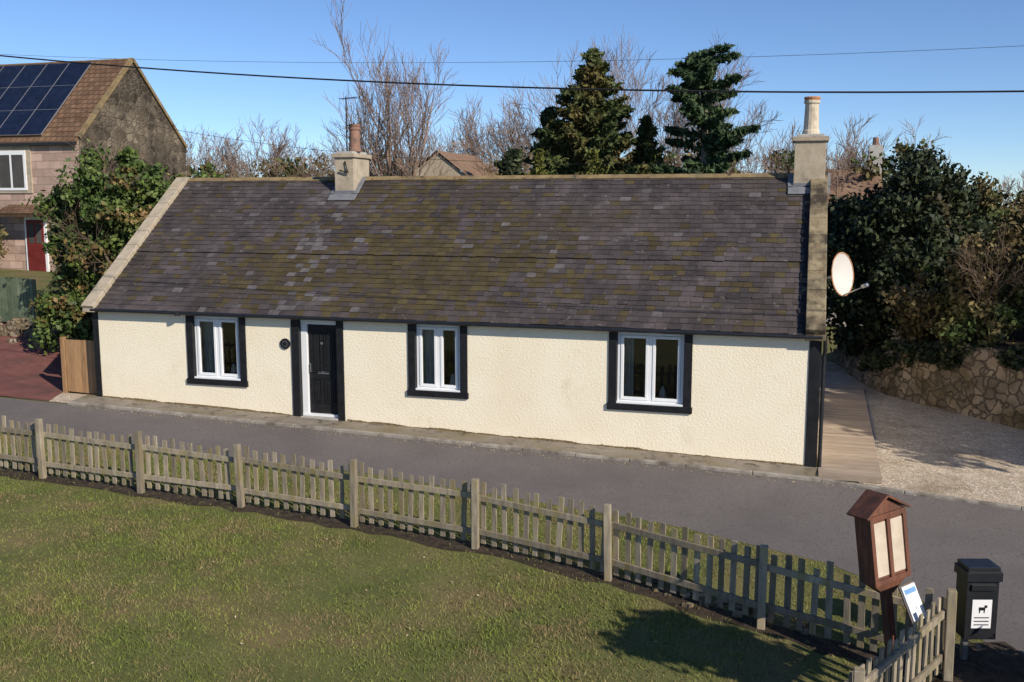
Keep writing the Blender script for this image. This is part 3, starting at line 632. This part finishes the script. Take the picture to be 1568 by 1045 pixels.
np_mesh('lawn_grass',Vt,np.arange(3*n).reshape(n,3),'blade')
n=160; lx=rng.uniform(-13,1,n); ly=rng.uniform(-11,-5.2,n); leaves('fallen_leaves',np.stack([lx,ly,H(lx,ly)+.03],-1),.024,'leaf',None,np.tile([0,0,1.5],(n,1)))
n=900; lx=rng.uniform(-15,2.5,n); ly=-.66-np.abs(rng.normal(size=n))*.12; leaves('gutter_debris',np.stack([lx,ly,H(lx,ly)+.012],-1),.022,'leaf',None,np.tile([0,0,3],(n,1)))
# ------------------------------------------------------------------ notice board
nb=empty('notice_board',(.92,-7.0,-.2)); mb=MB()
z0=h(.92,-7.0); fw=V((.66,-.75,0)).normalized(); rt=V((.75,.66,0)); up=V((-.13,-.02,1)).normalized()
rt=(rt-up*rt.dot(up)).normalized(); fw=rt.cross(up)
base=V((.92,-7.0,z0))
mb.obox(base+up*.48,rt*.045,fw*.045,up*.62,0)
c=base+up*1.41
mb.obox(c,rt*.25,fw*.10,up*.37,0)
for s_ in (-1,1):
    mb.obox(c+rt*s_*.118+fw*.102,rt*.086,fw*.004,up*.29,1)
for bb in (.345,-.345): mb.obox(c+up*bb+fw*.11,rt*.25,fw*.015,up*.028,0)
for s_ in (-1,0,1): mb.obox(c+rt*s_*.226+fw*.11,rt*.024,fw*.015,up*.316,0)
r0=c+up*.37
for s_ in (-1,1):
    a_=r0+rt*s_*.30; b_=r0+up*.19; mb.beam(a_,b_,.30,.025,0,up=up)
mb.add([r0+rt*-.25+fw*.1,r0+rt*.25+fw*.1,r0+up*.16+fw*.1,r0+rt*-.25-fw*.09,r0+rt*.25-fw*.09,r0+up*.16-fw*.09],[(0,1,2),(5,4,3)],0)
q=[c-up*.37+rt*a*.24+fw*b*.085 for a,b in ((-1,-1),(1,-1),(1,1),(-1,1))]+[c-up*.53+rt*a*.06+fw*b*.05 for a,b in ((-1,-1),(1,-1),(1,1),(-1,1))]
mb.add(q,[(0,1,5,4),(1,2,6,5),(2,3,7,6),(3,0,4,7),(4,5,6,7)],0)
mb.obj('board_case_and_post',['brown','paper'],nb,bevel=.006)
# ------------------------------------------------------------------ litter bin
lb=empty('dog_waste_bin',(1.78,-6.45,-.25)); mb=MB(); r_=V((.96,.28,0)); f_=V((.28,-.96,0)); u_=V((0,0,1)); b=V((1.78,-6.45,h(1.78,-6.45)))
mb.obox(b+r_*-.1+u_*.2,r_*.03,f_*.03,u_*.28,2)
mb.obox(b+u_*.62,r_*.17,f_*.13,u_*.33,0); mb.obox(b+u_*1.0,r_*.19,f_*.16,u_*.05,0); mb.obox(b+u_*1.075,r_*.17,f_*.14,u_*.025,0)
mb.obox(b+u_*.88+f_*.14,r_*.13,f_*.015,u_*.03,0); mb.obox(b+u_*.58+f_*.133,r_*.105,f_*.003,u_*.16,1); mb.obox(b+u_*.2+f_*.1,r_*.02,f_*.02,u_*.03,2)
mb.obox(b+u_*.64+f_*.1375,r_*.035,f_*.001,u_*.018,0); mb.obox(b+r_*.04+u_*.665+f_*.1375,r_*.015,f_*.001,u_*.015,0)
for k_ in (-1,1): mb.obox(b+r_*.025*k_+u_*.61+f_*.1375,r_*.006,f_*.001,u_*.018,0)
for k_ in range(3): mb.obox(b+u_*(.54-.04*k_)+f_*.1375,r_*.08,f_*.001,u_*.006,0)
mb.obj('bin_body',['plastic','white','steel'],lb,bevel=.012)
si=empty('information_sign',(1.05,-7.2,-.2)); mb=MB(); b=V((1.06,-7.2,h(1.06,-7.2)))
mb.obox(b+u_*.42,V((.03,0,0)),V((0,.03,0)),u_*.42,2)
nn=V((.72,-.52,.46)).normalized(); r2=V((.58,.81,0)).normalized(); u2=nn.cross(r2).normalized()
if u2.z<0: u2=-u2
c=b+u_*.88; mb.obox(c,r2*.12,u2*.18,nn*.01,0); mb.obox(c+nn*.012+u2*.12,r2*.10,u2*.025,nn*.002,1); mb.obox(c-nn*.014,r2*.135,u2*.195,nn*.006,2)
mb.obj('sign_panel_and_post',['white','blue','darkwood'],si)
# ------------------------------------------------------------------ overhead wires
def wire(name,pts,r):
    P0,P1,P2=[np.array(p,float) for p in pts]; mb=MB(); L=[]
    co=np.polyfit([P0[0],P1[0],P2[0]],[P0[2],P1[2],P2[2]],2)
    for x in np.linspace(P0[0]-8,P2[0]+8,50):
        tt=(x-P0[0])/(P2[0]-P0[0]); L.append(V((x,P0[1]+(P2[1]-P0[1])*tt,np.polyval(co,x))))
    mb.tube(L,[r]*50,6); mb.obj(name,['cable'])
wire('overhead_cable',[(-13.9,-3,7.25),(-4.5,-3,6.41),(2.54,-3,6.13)],.014)
wire('overhead_wire',[(-37.5,22,11.73),(-11.85,22,10.37),(7.1,22,10.19)],.008)
wire('overhead_wire',[(-22,8,7.6),(-16,8,6.5),(-11,6,5.9)],.006)
# ------------------------------------------------------------------ light, sky, camera
az=math.radians(33); el=math.radians(30)
sdir=V((math.cos(el)*math.cos(az),-math.cos(el)*math.sin(az),math.sin(el)))
ld=bpy.data.lights.new('sun','SUN'); ld.energy=5; ld.angle=math.radians(.5); ld.color=(1,.92,.79)
lo=bpy.data.objects.new('sun',ld); lo.rotation_euler=sdir.to_track_quat('Z','Y').to_euler(); lo.location=(20,-10,20); sc.collection.objects.link(lo)
w=bpy.data.worlds.new('World'); sc.world=w; w.use_nodes=True; nt=w.node_tree
sk=nt.nodes.new('ShaderNodeTexSky'); sk.sky_type='NISHITA'; sk.sun_disc=False; sk.sun_elevation=el; sk.sun_rotation=math.atan2(sdir.x,sdir.y)
sk.altitude=600; sk.air_density=.75; sk.dust_density=.0; sk.ozone_density=1.2
tn=nt.nodes.new('ShaderNodeMix'); tn.data_type='RGBA'; tn.blend_type='MULTIPLY'; tn.inputs[0].default_value=1; tn.inputs[7].default_value=(.66,.80,1.0,1)
nt.links.new(sk.outputs[0],tn.inputs[6]); nt.links.new(tn.outputs[2],nt.nodes['Background'].inputs[0]); nt.nodes['Background'].inputs[1].default_value=.13
cd=bpy.data.cameras.new('camera'); cd.sensor_width=36; cd.lens=36*1500/1568; cd.clip_end=4000
co_=bpy.data.objects.new('camera',cd); sc.collection.objects.link(co_); sc.camera=co_
co_.location=(-.195,-17.6,4.68); co_.rotation_euler=(math.radians(90-8.05),0,math.radians(16.4))
sc.view_settings.view_transform='Standard'; sc.view_settings.look='None'; sc.view_settings.exposure=0
